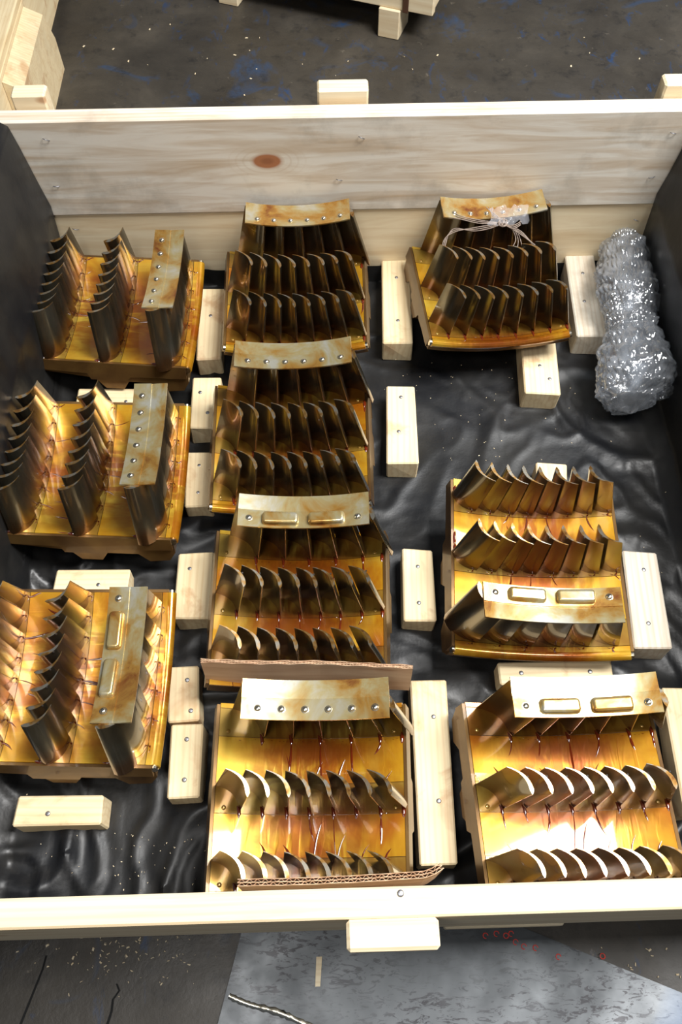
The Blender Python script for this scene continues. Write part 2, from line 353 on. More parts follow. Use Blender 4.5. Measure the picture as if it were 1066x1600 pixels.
# ------------------------------------------------------------------ liner: floor sheet running up over both side walls
def smooth(a, b, x): t = max(0, min(1, (x-a)/(b-a))); return t*t*(3-2*t)
def crumple(x, y, s=1.0):
    v = Vector((x, y, 0.3)); w = noise.noise_vector(v*2.3)*0.25
    q = v+w; r1 = 1-abs(noise.noise(q*5.5))*2; r2 = 1-abs(noise.noise(q*12+Vector((5, 2, 1))))*2; r3 = noise.noise(q*28)
    r4 = 1-abs(noise.noise(q*24+Vector((1, 8, 1))))*2
    return s*(max(0, r1-0.62)*0.034+max(0, r2-0.5)*0.014+max(0, r4-0.6)*0.004+r3*0.0006)
prof = [(-WX/2-0.042, 0.10), (-WX/2-0.040, 0.25), (-WX/2-0.038, HT-0.005), (-WX/2-0.030, HT+0.006), (-WX/2-0.006, HT+0.008), (-WX/2+0.010, HT-0.004),
        (-WX/2+0.016, HT-0.06), (-WX/2+0.030, 0.20), (-WX/2+0.024, 0.09), (-WX/2+0.036, 0.025), (-WX/2+0.065, 0.003)]
prof = prof+[(-x, z) for x, z in reversed(prof)]
def resample(pr, step):
    out = []
    for (a, b) in zip(pr[:-1], pr[1:]):
        d = math.dist(a, b); n = max(1, int(d/step))
        for i in range(n): out.append((a[0]+(b[0]-a[0])*i/n, a[1]+(b[1]-a[1])*i/n))
    return out+[pr[-1]]
pr = resample(prof, 0.0055); NY = 205
vs = []; fs = []
y0 = YF+0.004; y1 = YB-0.004
# along y: up the front a little, across, up the back
lon = []
for k in range(NY+1):
    s_ = -0.05+(y1-y0+0.09)*k/NY
    if s_ < 0: lon.append((y0, -s_))
    elif s_ > y1-y0: lon.append((y1, s_-(y1-y0)))
    else: lon.append((y0+s_, 0))
for (yy, zz) in lon:
    for (x, z) in pr:
        flat_ = 1-smooth(0.02, 0.08, z)
        n = crumple(x, yy)*(1-0.6*smooth(0.3, 0.5, yy)*smooth(-0.1, 0.1, x)) if z < 0.05 else 0
        side = smooth(0.02, 0.12, z)
        fold = (noise.noise(Vector((x*0.3, yy*5, z*2.2+9)))*0.014+noise.noise(Vector((x, yy*14, z*5)))*0.006)*side*smooth(HT+0.01, HT-0.08, z)
        px = XC+x-math.copysign(fold, x)*1 if abs(x) < WX/2 else XC+x
        pz = z+max(0, n)*flat_ + zz*flat_
        vs.append((px, yy, max(pz, -0.008) if abs(x) < WX/2 else z))
m = len(pr)
for k in range(NY):
    for i in range(m-1): fs.append((k*m+i, k*m+i+1, (k+1)*m+i+1, (k+1)*m+i))
ln = link('plastic_liner', mesh('plastic_liner', vs, fs, M['liner'], True, 80))
tag(ln, 'black wrinkled plastic film lining the floor and side walls of the crate', 'liner')

# ------------------------------------------------------------------ vane segments
R0 = 0.47; Z0 = 0.088; KC = 0.07; ZC = Z0+R0; TH0 = R_(14.6)
RT = 0.365
def RS(v): return R0+KC*v
def S(a, v, d=0.0):
    """point of the platform: angle a, axial v, depth d below the surface"""
    r = RS(v)+d; return Vector((r*math.sin(a), v, ZC-r*math.cos(a)))
def sweep(name, prof, a0, a1, n, mat, smooth_=True, sharp=30):
    vs = []; fs = []; m = len(prof)
    for i in range(n+1):
        a = a0+(a1-a0)*i/n
        for (v, d) in prof: vs.append(S(a, v, d))
    for i in range(n):
        for k in range(m): fs.append((i*m+k, (i+1)*m+k, (i+1)*m+(k+1) % m, i*m+(k+1) % m))
    fs.append(tuple(range(m))); fs.append(tuple(n*m+k for k in range(m-1, -1, -1)))
    return mesh(name, vs, fs, mat, smooth_, sharp)
def airfoil(scale):
    P0 = Vector((-0.028, 0.031)); P1 = Vector((0.000, 0.024)); P2 = Vector((0.0, 0.0)); N = 12
    up = []; lo = []
    for i in range(N+1):
        t = i/N; c = P0*(1-t)**2+P1*2*t*(1-t)+P2*t*t; d = ((P1-P0)*(1-t)+(P2-P1)*t).normalized(); nn = Vector((-d.y, d.x))
        th = 0.0006+0.0060*(t**1.3)*math.sqrt(max(0, 1-t**6))*1.05
        up.append(c+nn*th*0.62); lo.append(c-nn*th*0.5)
    pts = up+list(reversed(lo)); return [p*scale-Vector((-0.014, 0.0155))*scale for p in pts]
def blade_me(name, v, chord, rt):
    sec = airfoil(chord); n = len(sec); r0 = RS(v)+0.004; vs = []; fs = []; LV = 4
    for j in range(LV):
        f = j/(LV-1); r = r0+(rt-r0)*f; k = 1.08-0.10*f; tw = R_(8)*(1-f)
        c, s = math.cos(tw), math.sin(tw)
        for p in sec: vs.append(((p.x*c-p.y*s)*k, (p.x*s+p.y*c)*k, RS(v)-r))
    for j in range(LV-1):
        for i in range(n): fs.append((j*n+i, j*n+(i+1) % n, (j+1)*n+(i+1) % n, (j+1)*n+i))
    h = n//2
    top = (LV-1)*n
    me_f = len(fs)
    for i in range(h-1): fs.append((top+i, top+i+1, top+n-2-i, top+n-1-i))
    me = mesh(name, vs, fs, [M['blade'], M['tip']], True, 40)
    for p in me.polygons[me_f:]: p.material_index = 1; p.use_smooth = False
    return me
RIVET = dome_me('rivet', 0.0040, 0.0032, M['steel'], 12, collar=1)
SCREW = dome_me('screw', 0.0030, 0.0012, M['root'], 10)
def ridge(vs, fs, pts, w, h, v_lo, v_hi):
    """raised streak of oil lying on the platform along pts (a, v)"""
    b = len(vs); m = len(pts); K = 5
    for i, (a, v) in enumerate(pts):
        v = min(max(v, v_lo), v_hi); a = min(max(a, -TH0*0.99), TH0*0.99)
        t = i/(m-1); f = math.sin(math.pi*min(1, max(0, 0.06+t*0.9)))**0.5
        for k in range(K):
            q = k/(K-1)*2-1; vs.append(S(a+q*w*f/R0, v, 0.0007-(h*f+0.0004)*(1-q*q)))
    for i in range(m-1):
        for k in range(K-1): fs.append((b+i*K+k, b+i*K+k+1, b+(i+1)*K+k+1, b+(i+1)*K+k))
BL = {}
def pocket_me(w, l, h):
    vs = []; fs = []; prof = [(0.0012, -0.0006), (0.0, 0.0012), (-0.0004, h*0.6), (-0.0012, h*0.85), (-0.0030, h), (-0.0048, h)]
    for (o, z) in prof:
        rc = 0.0050+o*0.8; hx, hy = w/2+o, l/2+o; rc = min(max(rc, 0.0012), hy*0.9); row = []
        for q, (sx, sy) in enumerate(((1, 1), (-1, 1), (-1, -1), (1, -1))):
            for k in range(5):
                a = math.pi/2*(q+k/4); row.append(((hx-rc)*sx+rc*math.cos(a), (hy-rc)*sy+rc*math.sin(a), z))
        vs += row
    m = 20
    for k in range(len(prof)-1):
        for i in range(m): fs.append((k*m+i, k*m+(i+1) % m, (k+1)*m+(i+1) % m, (k+1)*m+i))
    fs.append(tuple((len(prof)-1)*m+i for i in range(m)))
    return mesh('raised_pocket', vs, fs, M['band'], True, 50)
def segment(label, x, y, rot, band='rivet', lip=None, sp=0.09, bo=0.009, tilt=0, blades=(8, 8), seed=0):
    """local +y is the row that carries the shroud band"""
    rnd = random.Random(seed)
    o = thing('vane_segment', label, 'turbine part', (x, y, 0.006), rot, None)
    v0 = -sp-0.036; v1 = sp+0.034
    if lip == 'front': v0 = -sp-0.027
    if lip == 'back': v1 += 0.003
    LN = v1-v0; at = lambda f: v0+LN*f
    pr = [(v0, 0.0022), (v1, 0.0022), (v1, 0.034), (at(0.96), 0.052), (at(0.84), 0.056), (at(0.78), 0.040), (at(0.60), 0.040), (at(0.56), 0.056), (at(0.44), 0.056), (at(0.38), 0.036), (at(0.10), 0.028), (v0, 0.026)]
    c = link('casing', sweep('casing', [(v, d) for v, d in reversed(pr)], -TH0, TH0, 14, M['casing']), o); c['seed'] = float(seed)
    for f0, f1 in ((0.46, 0.54), (0.86, 0.93), (0.24, 0.30)):
        hr = link('hook_rail', sweep('hook_rail', [(at(f0), 0.083-(KC*0)), (at(f1), 0.083), (at(f1), 0.024), (at(f0), 0.024)], -TH0*0.4, TH0*0.4, 6, M['casing']), o); hr['seed'] = float(seed)
    # separate end plates clipped on both circumferential ends
    for s in (-1, 1):
        a0, a1 = (TH0+R_(0.05), TH0+R_(0.55)) if s > 0 else (-TH0-R_(0.55), -TH0-R_(0.05))
        q = [(v0+0.002, 0.001), (v1-0.002, 0.001), (v1-0.002, 0.024), (at(0.62), 0.027), (at(0.60), 0.036), (at(0.36), 0.036), (at(0.34), 0.024), (v0+0.002, 0.021)]
        e = link('end_plate', sweep('end_plate', list(reversed(q)), a0, a1, 1, M['casing'], False), o); e['seed'] = float(seed+3)
    # strips of the flow path
    rows = [-sp, 0, sp+0.008]; hw = 0.019
    cuts = [v0]+[b for r in rows for b in (r-hw, r+hw)]+[v1]
    for k in range(7):
        a_, b_ = cuts[k]+0.0004, cuts[k+1]-0.0004
        isroot = k % 2 == 1; nm = 'root_strip' if isroot else 'spacer_plate'
        if b_-a_ < 0.004: continue
        st = link(nm, sweep(nm, [(b_, 0.0), (a_, 0.0), (a_, 0.0024), (b_, 0.0024)], -TH0, TH0, 18, M['root' if isroot else 'gold'], True), o); st['seed'] = float(seed*1.7)
        if isroot:
            for s in (-1, 1):
                pt = S(s*(TH0-R_(1.4)), cuts[k]+0.007); link('screw', SCREW, o, pt, (0, -s*(TH0-R_(1.4)), 0))
    if lip:
        vv = v0-0.002 if lip == 'front' else v1+0.001; pr2 = []
        for k in range(12): an = -2*math.pi*k/12; pr2.append((vv+0.0075*math.cos(an), 0.0065-0.0075*math.sin(an)))
        l_ = link('rolled_lip', sweep('rolled_lip', pr2, -TH0, TH0, 18, M['gold'], True), o); l_['seed'] = float(seed)
        for s in (-1, 1):
            pt = S(s*(TH0+R_(0.1)), vv, 0.0065)
            link('end_pin', tube('end_pin', [Vector((-0.006, 0, 0)), Vector((0.003, 0, 0))] if s > 0 else [Vector((-0.003, 0, 0)), Vector((0.006, 0, 0))], 0.0055, M['steel'], 12), o, pt, (0, -s*TH0, 0))
    # blades
    gv = []; gf = []
    for ri, v in enumerate(rows):
        if ri == 2: n, a0, a1, ch = 6, -10.2, 13.4, 1.28
        else: n, a0, a1, ch = 8, -12.6, 12.7, 1.0
        rt = RT+(0.0 if ri == 2 else 0.009)
        key = (ri, round(v, 4))
        if key not in BL: BL[key] = blade_me('blade', v, ch, rt)
        for i in range(n):
            a = R_(a0+(a1-a0)*i/(n-1)+rnd.uniform(-0.12, 0.12)); p = S(a, v)
            b = link('blade', BL[key], o, p, (0, -a, rnd.uniform(-0.02, 0.02)))
            if band == 'pocket' and ri == 1:
                link('pin_hole', HOLE, b, (0.0105*ch, 0.0052*ch-0.0005, RS(v)-rt+0.0002))
            # oil running off the blade foot
            nx = a+0.0150*ch/R0; nvv = v-0.0165*ch
            ridge(gv, gf, [(nx-0.006, nvv+0.007), (nx-0.001, nvv+0.002), (nx, nvv-0.003), (nx-0.001, nvv-0.008)], 0.0030, 0.0022, v0, v1)
            mid = 1-min(1, abs(a)/TH0)
            if rnd.random() < 0.35+0.6*mid:
                Lg = rnd.uniform(0.012, 0.045)*(0.5+mid); cv = rnd.uniform(-0.02, 0.02)
                ridge(gv, gf, [(nx+cv*t*t, nvv-0.004-Lg*t) for t in (0, .2, .4, .6, .8, 1)], rnd.uniform(0.0012, 0.0028), rnd.uniform(0.0006, 0.0016), v0, v1)
            tx = a-0.012*ch/R0; tv = v+0.0185*ch
            ridge(gv, gf, [(tx, tv-0.004), (tx+0.004, tv-0.001), (tx+0.010, tv-0.001), (tx+0.02, tv-0.003)], 0.0030, 0.0014, v0, v1)
            if rnd.random() < 0.55*mid+0.25:
                Lg = rnd.uniform(0.012, 0.04)*(0.4+mid)
                ridge(gv, gf, [(tx+0.006+0.02*t*t*(1 if a > 0 else -1), tv-0.003+Lg*t) for t in (0, .25, .5, .75, 1)], rnd.uniform(0.0012, 0.0026), rnd.uniform(0.0006, 0.0014), v0, v1)
        # wet fillet following each row of feet
        for k in range(46):
            t = k/45; aa = R_(a0-2+(a1-a0+4.5)*t)
            if rnd.random() < 0.75: ridge(gv, gf, [(aa, v-0.017*ch+rnd.uniform(-.0015, .001)), (aa+0.006, v-0.0172*ch+rnd.uniform(-.002, .001)), (aa+0.012, v-0.017*ch)], rnd.uniform(0.0016, 0.0032), 0.0005, v0, v1)
    g = link('oil_film', mesh('oil_film', gv, gf, M['grease'], True, 80), o); g['kind'] = 'stuff'; g['label'] = 'red-brown preservative oil pooled at the blade feet'
    # shroud band over the tips of the last row
    vb = sp+bo; b0, b1 = R_(-12.8), R_(15.5)
    def T(a, v, h): r = RT-h; return Vector((r*math.sin(a), v, ZC-r*math.cos(a)))
    def bsweep(nm, prof, a0, a1, n, mat):
        vs = []; fs = []; m = len(prof)
        for i in range(n+1):
            a = a0+(a1-a0)*i/n
            for (v, h) in prof: vs.append(T(a, v, h))
        for i in range(n):
            for k in range(m): fs.append((i*m+k, (i+1)*m+k, (i+1)*m+(k+1) % m, i*m+(k+1) % m))
        fs.append(tuple(range(m))); fs.append(tuple(n*m+k for k in range(m-1, -1, -1)))
        return mesh(nm, vs, fs, mat, True, 25)
    f_, m_, r_ = vb-0.0265, vb-0.0005, vb+0.0225
    pb = [(r_, 0.0035), (m_+0.0006, 0.0012), (m_, 0.0024), (f_, 0.0024), (f_, 0.0), (m_, 0.0), (r_, 0.001)]
    bd = link('shroud_band', bsweep('shroud_band', pb, b0, b1, 20, M['band']), o)
    vr = (f_+m_)/2
    if band == 'rivet':
        for i in range(6):
            a = R_(-9.6+i*(12.8+9.6)/5); link('rivet', RIVET, bd, T(a, vr, 0.0023), (0, -a, 0))
    else:
        for a in (R_(-10.4), R_(13.0)): link('rivet', RIVET, bd, T(a, vr, 0.0023), (0, -a, 0))
        for (p0, p1) in ((-7.6, 0.2), (2.4, 10.2)):
            me = pocket_me(RT*R_(p1-p0), 0.0185, 0.0085)
            a = R_((p0+p1)/2); link('raised_pocket', me, bd, T(a, vr, 0.0022), (0, -a, 0))['label'] = 'raised rounded rectangular pocket'
    return o
HOLE = mesh('pin_hole', [(0.0011*math.cos(k*math.pi/4), 0.0011*math.sin(k*math.pi/4), 0.0004) for k in range(8)]+[(0.0011*math.cos(k*math.pi/4), 0.0011*math.sin(k*math.pi/4), -0.001) for k in range(8)],
            [tuple(range(8))]+[(k, k+8, (k+1) % 8+8, (k+1) % 8) for k in range(8)], M['hole'])
ZE = 0.110  # height of the platform's long edges
def seg_right(label, px, py, rot, back, **kw):
    """place by the platform's right/left front corner pixel"""
    pass
q = P(577, 540, ZE); S1 = segment('segment with six-rivet band against the back wall, in the middle column', q.x-0.124, 1.046, R_(0), 'rivet', 'front', 0.088, seed=1)
q = P(582, 763, ZE); S2 = segment('six-rivet segment second from the back in the middle column', q.x-0.124, 0.738, R_(0), 'rivet', 'front', 0.088, seed=2)
q = P(610, 950, ZE); S3 = segment('segment third from the back in the middle column, two pockets on its band', q.x-0.128, 0.465, R_(-1.5), 'pocket', None, 0.086, seed=3)
q = P(636, 1300, ZE); S4 = segment('bright golden segment frontmost in the middle column, between two cardboard strips', q.x-0.119, 0.200, R_(-1.5), 'rivet', None, 0.089, seed=4)
q = P(750, 1200, ZE); S5 = segment('bright golden segment in the front right corner, two pockets on its band', q.x+0.112, 0.195, R_(0), 'pocket', None, 0.089, seed=5)
q = P(706, 900, ZE); S6 = segment('segment on the right with blades facing the back and a two-pocket band in front', q.x+0.125, 0.520, R_(180-3.5), 'pocket', 'back', 0.095, bo=0.016, seed=6)
q = P(664, 460, ZE); S7 = segment('back right segment with twine tied round its band', q.x+0.114, 1.055, R_(3), 'rivet', 'front', 0.088, seed=7)
q = P(164, 560, 0.09); S8 = segment('sideways segment in the back left corner of the crate', q.x+0.018, 1.026, R_(-92), 'rivet', 'back', 0.091, seed=8)
q = P(121, 825, 0.09); S9 = segment('sideways segment in the middle of the left column, six rivets on its band', q.x+0.020, 0.700, R_(-91), 'rivet', 'back', 0.091, seed=9)
q = P(73, 1190, 0.09); S10 = segment('sideways segment frontmost on the left, two pockets on its band', q.x+0.018, 0.370, R_(-91), 'pocket', 'back', 0.088, seed=10)

# ------------------------------------------------------------------ wooden chocks
def chock(label, quad, h=0.048, nails=((0.5, 0.25), (0.5, 0.75)), mat='chock', group=None):
    """quad: pixels of the top face, back-left, back-right, front-right, front-left"""
    c = [P(x, y, h) for x, y in quad]; ctr = sum(c, Vector())/4
    ax = ((c[0]+c[1])-(c[2]+c[3]))/2; wd = ((c[1]+c[2])-(c[0]+c[3]))/2
    if ax.length >= wd.length: Lx, Wx, rz = ax.length, wd.length, math.atan2(ax.y, ax.x)
    else: Lx, Wx, rz = wd.length, ax.length, math.atan2(wd.y, wd.x)
    o = thing('wooden_block', label, 'wooden block', (ctr.x, ctr.y, 0.003), rz)
    link('timber', box_me('timber', Lx, Wx, h-0.003, M[mat], 0.0022, 0.0018), o)
    for (u, v) in nails:
        p = (c[0]*(1-u)+c[1]*u)*(1-v)+(c[3]*(1-u)+c[2]*u)*v
        pt = Matrix.Rotation(-rz, 4, 'Z') @ (p-Vector((ctr.x, ctr.y, 0))); link('nail', NAIL, o, (pt.x, pt.y, h-0.0042))
    return o
chock('oil-stained wooden block right of the back left segment', [(312, 452), (350, 447), (347, 560), (304, 562)], nails=((0.5, 0.4),))
chock('short block second from the back in the left row of blocks', [(300, 590), (346, 588), (340, 670), (297, 667)], nails=((0.3, 0.3), (0.6, 0.7)))
chock('small block right of the middle left segment', [(291, 707), (333, 705), (329, 792), (288, 790)])
chock('square-cut block between the middle column and the gap of the left segments', [(278, 864), (335, 862), (326, 967), (273, 965)], nails=((0.35, 0.25),))
chock('block with two nails touching the left end of the back cardboard strip', [(267, 1042), (309, 1040), (315, 1128), (260, 1128)], nails=((0.6, 0.25), (0.7, 0.8)))
chock('upright block frontmost in the left row, dark stain along its front end', [(268, 1132), (318, 1133), (312, 1248), (260, 1248)], nails=((0.5, 0.2), (0.5, 0.75)))
chock('bright block lying crosswise on the bare film at the front left', [(25, 1243), (163, 1241), (157, 1290), (20, 1291)], nails=((0.38, 0.6),))
chock('crosswise block behind the frontmost left segment', [(88, 890), (196, 890), (203, 937), (80, 937)], nails=((0.6, 0.5),))
chock('crosswise block behind the middle left segment', [(118, 608), (208, 604), (212, 642), (118, 642)], nails=((0.85, 0.6),))
chock('long block between the two back segments, right of the middle column', [(596, 402), (641, 400), (646, 535), (600, 536)], h=0.052)
chock('lone block lying on the film below the gap between the back segments', [(603, 603), (650, 602), (653, 723), (605, 724)], nails=((0.5, 0.15), (0.4, 0.6)))
chock('block between the third middle segment and the reversed right segment', [(627, 858), (677, 857), (682, 970), (630, 971)])
chock('longest block, right of the frontmost middle segment', [(640, 1062), (697, 1060), (717, 1350), (655, 1352)], nails=((0.6, 0.22), (0.6, 0.68)))
chock('block with a reddish knot between the back right segment and bubble wrap', [(884, 387), (925, 387), (952, 522), (902, 526)], h=0.055, mat='pine_grey', nails=((0.5, 0.3), (0.4, 0.62)))
chock('block sticking out in front of the back right segment', [(811, 510), (866, 510), (875, 612), (820, 615)], h=0.05, nails=((0.5, 0.6), (0.75, 0.8)))
chock('small block half hidden behind the blades of the reversed right segment', [(838, 724), (885, 718), (888, 762), (840, 766)], nails=((0.7, 0.35),))
chock('greyish block right of the reversed segment with two dark nails', [(975, 862), (1024, 860), (1055, 1010), (991, 1016)], h=0.052, mat='pine_grey', nails=((0.55, 0.2), (0.45, 0.75)))
chock('crosswise block in front of the reversed segment, behind the front right one', [(778, 1034), (955, 1029), (962, 1068), (780, 1070)], nails=((0.2, 0.5), (0.8, 0.5)))
chock('block at the right edge beside the front right segment', [(1031, 1076), (1085, 1074), (1112, 1270), (1075, 1276)], nails=((0.6, 0.2),))

# ------------------------------------------------------------------ corrugated cardboard strips
def corrugated(label, pts, z0, z1, lean=0.0, flutes=2, th=0.0065):
    """sheet standing on edge along pts (x, y); faces and zigzag flutes modelled"""
    path = [Vector((*p, 0)) for p in pts]; den = []
    for a, b in zip(path[:-1], path[1:]):
        n = max(1, int((b-a).length/0.004)); den += [a+(b-a)*i/n for i in range(n)]
    den.append(path[-1]); m = len(den); nor = []
    for i in range(m):
        t = (den[min(i+1, m-1)]-den[max(i-1, 0)]).normalized(); nor.append(Vector((-t.y, t.x, 0)))
    o = thing('cardboard_strip', label, 'cardboard', den[m//2])
    def sheet(nm, offs, thk, top=0):
        vs = []; fs = []
        for i in range(m):
            for (of, z) in ((offs(i)-thk/2, z0), (offs(i)+thk/2, z0), (offs(i)+thk/2, z1+top), (offs(i)-thk/2, z1+top)):
                wob = 0.0014*math.sin(i*0.7+of*900)
                q = den[i]+nor[i]*of; vs.append((q.x-o.location.x, q.y-o.location.y+lean*(z-z0), z+(wob if z > z0 else 0)))
        for i in range(m-1):
            for k in range(4): fs.append((i*4+k, (i+1)*4+k, (i+1)*4+(k+1) % 4, i*4+(k+1) % 4))
        fs.append((0, 1, 2, 3)); fs.append(tuple((m-1)*4+k for k in (3, 2, 1, 0)))
        return link(nm, mesh(nm, vs, fs, M['card']), o)
    for k in range(flutes+1): sheet('paper_face', lambda i, k=k: -th/2+th*k/flutes, 0.0007)
    for k in range(flutes):
        c0 = -th/2+th*(k+0.5)/flutes; A = th/flutes/2*0.85
        sheet('fluting', lambda i, c0=c0, A=A: c0+(A if i % 2 else -A), 0.0005, -0.0008)
    return o
zt = 0.17
a = P(313, 1040, zt); b = P(400, 1043, zt); c = P(500, 1043, zt); d = P(600, 1048, zt); e = P(646, 1050, zt)
cb = corrugated('brown cardboard strip standing between third and frontmost middle segments', [(a.x, a.y), (b.x, b.y), (c.x, c.y), (d.x, d.y), (e.x, e.y)], 0.100, zt, lean=0.10, th=0.004)
zt = 0.232
pts = [P(x, y, zt) for x, y in ((371, 1379), (470, 1377), (560, 1373), (640, 1368), (664, 1366), (678, 1361), (691, 1352))]
corrugated('strip of double-wall cardboard, zigzag edge up, against the front board', [(p.x, p.y) for p in pts], 0.13, zt)

# ------------------------------------------------------------------ bubble wrap bundle
def bundle():
    spine = [(972, 366, .10), (975, 378, .10), (978, 400, .10), (982, 440, .10), (984, 475, .10), (985, 500, .09), (987, 520, .09), (990, 550, .085), (993, 585, .08), (993, 612, .07), (986, 628, .06), (984, 640, .045), (984, 645, .04)]
    rad = [0.006, 0.034, 0.047, 0.050, 0.047, 0.041, 0.046, 0.056, 0.063, 0.058, 0.040, 0.014, 0.002]
    C = [P(x, y, z) for x, y, z in spine]
    o = thing('bubble_wrap_bundle', 'crumpled clear bubble wrap bundle at the back right, pinched in the middle', 'bubble wrap', Vector((C[6].x, C[6].y, 0.01)))
    NS, NP = 230, 240; vs = []; fs = []; n = len(C)-1
    for i in range(NS+1):
        t = i/NS*n; k = min(int(t), n-1); f = t-k; f2 = f*f*(3-2*f)
        c = C[k].lerp(C[k+1], f); r = rad[k]*(1-f2)+rad[k+1]*f2
        for j in range(NP):
            a = 2*math.pi*j/NP; dx, dz = math.cos(a), math.sin(a)
            q = Vector((c.x+dx*r, c.y, c.z+dz*r))
            dd, pp_ = noise.voronoi(q*26+noise.noise_vector(q*12)*0.5)
            cr = (dd[1]-dd[0]-0.35)*0.017+noise.noise(q*9)*0.012+(1-abs(noise.noise(q*30))*2)*0.003
            u = j/NP*34; w = i/NS*34+0.6*math.sin(a*2+1)+2.2*noise.noise(q*7); u += 2*noise.noise(q*8+Vector((4, 4, 4)))
            row = round(w); uu = u+(0.5 if row % 2 else 0); du = uu-round(uu); dw = w-row
            bub = max(0, 1-(du*du+dw*dw)/0.15)**0.5*0.0032*min(1, r/0.03)
            rr = r+(cr*min(1, r/0.03))+bub
            vs.append(Vector((c.x+dx*rr, c.y+math.sin(a*2+i*0.05)*0.002, max(0.006, c.z+dz*rr*0.82)))-o.location)
    for i in range(NS):
        for j in range(NP): fs.append((i*NP+j, i*NP+(j+1) % NP, (i+1)*NP+(j+1) % NP, (i+1)*NP+j))
    link('bubble_wrap', mesh('bubble_wrap', vs, fs, M['wrap'], True, 180), o)
    # inner layer and the parts inside
    for nm, sc, mt, NS2, NP2 in (('inner_wrap', 0.82, 'wrap', 70, 70), ('wrapped_part', 0.5, 'wrapped', 40, 30)):
        vs = []; fs = []
        for i in range(NS2+1):
            t = 0.6+i/NS2*(n-1.6); k = min(int(t), n-1); f = t-k; c = C[k].lerp(C[k+1], f); r = (rad[k]*(1-f)+rad[k+1]*f)*sc
            if i in (0, NS2): r *= 0.1
            for j in range(NP2):
                a = 2*math.pi*j/NP2; q = Vector((c.x+math.cos(a)*r, c.y, c.z+math.sin(a)*r*0.8)); nn = 1+0.30*noise.noise(q*30+Vector((7, 0, 0)))
                vs.append(Vector((c.x+math.cos(a)*r*nn, c.y, max(0.008, c.z+math.sin(a)*r*0.8*nn)))-o.location)
        for i in range(NS2):
            for j in range(NP2): fs.append((i*NP2+j, i*NP2+(j+1) % NP2, (i+1)*NP2+(j+1) % NP2, (i+1)*NP2+j))
        link(nm, mesh(nm, vs, fs, M[mt], True, 180), o)
bundle()

# ------------------------------------------------------------------ twine and clear film on the back right segment
tw = thing('twine', 'grey-brown twine knotted round the band of the back right segment', 'twine', P(790, 350, 0.2))
def bez(p, n=16):
    out = []; m = len(p)
    for i in range(m-1):
        p0, p1, p2, p3 = p[max(i-1, 0)], p[i], p[i+1], p[min(i+2, m-1)]
        for k in range(n):
            t = k/n; out.append(0.5*((2*p1)+(p2-p0)*t+(2*p0-5*p1+4*p2-p3)*t*t+(3*p1-p0-3*p2+p3)*t**3))
    return out+[p[-1]]
def strand(px, r=0.0008):
    pts = [P(x, y, z) for x, y, z in px]; link('strand', rel(tw, tube('strand', bez(pts), r, M['twine'], 6, wob=0.25)), tw)
zk = 0.205
for j in range(3):
    o_ = j*2.5
    strand([(690+o_, 388, .175), (696+o_, 372-o_, .185), (712, 362-o_, .192), (740, 356+o_, .2), (765, 352+o_, .204), (786, 349, zk)])
    strand([(786, 349, zk), (750, 344+o_, zk), (722, 338+o_, zk+.002), (705, 330+o_*2, zk+.001)])
    strand([(786, 350, zk), (800+o_, 358, .20), (806+o_*1.5, 375, .19), (797+o_*4, 392+o_, .178)])
    strand([(786, 350, zk), (812, 360+o_, .20), (826+o_, 374+o_, .19), (834+o_*1.5, 386, .178)])
    strand([(786, 345, zk+.003), (770, 332+o_, zk+.006), (760+o_*2, 324, zk+.008)])
    strand([(786, 350, zk), (802, 352+o_, zk), (814, 346+o_, zk+.002)])
kn = []
for k in range(46): a = k*0.75; kn.append(P(786+7*math.cos(a)*math.cos(k*.31), 348+6*math.sin(a), zk+0.003+0.003*math.sin(k*1.3)))
link('knot', rel(tw, tube('knot', kn, 0.0014, M['twine'], 6)), tw)
vs = []; fs = []
for i in range(15):
    for j in range(9):
        cc_ = Vector(((i-7)/7, (j-4)/4)); k_ = 0.75+0.35*noise.noise(Vector((cc_.x*1.5, cc_.y*1.5, 8))); p = P(794+(i-7)*6.2*k_, 336+(j-4)*4.2*k_-(i-7)*0.5, 0.212); p.z += noise.noise(Vector((i*0.6, j*0.8, 3)))*0.014; vs.append(p)
for i in range(14):
    for j in range(8): fs.append((i*9+j, i*9+j+1, (i+1)*9+j+1, (i+1)*9+j))
cf = link('clear_film_tag', mesh('clear_film_tag', vs, fs, M['filmclear'], True, 180)); tag(cf, 'scrap of clear plastic film caught under the twine', 'plastic film')

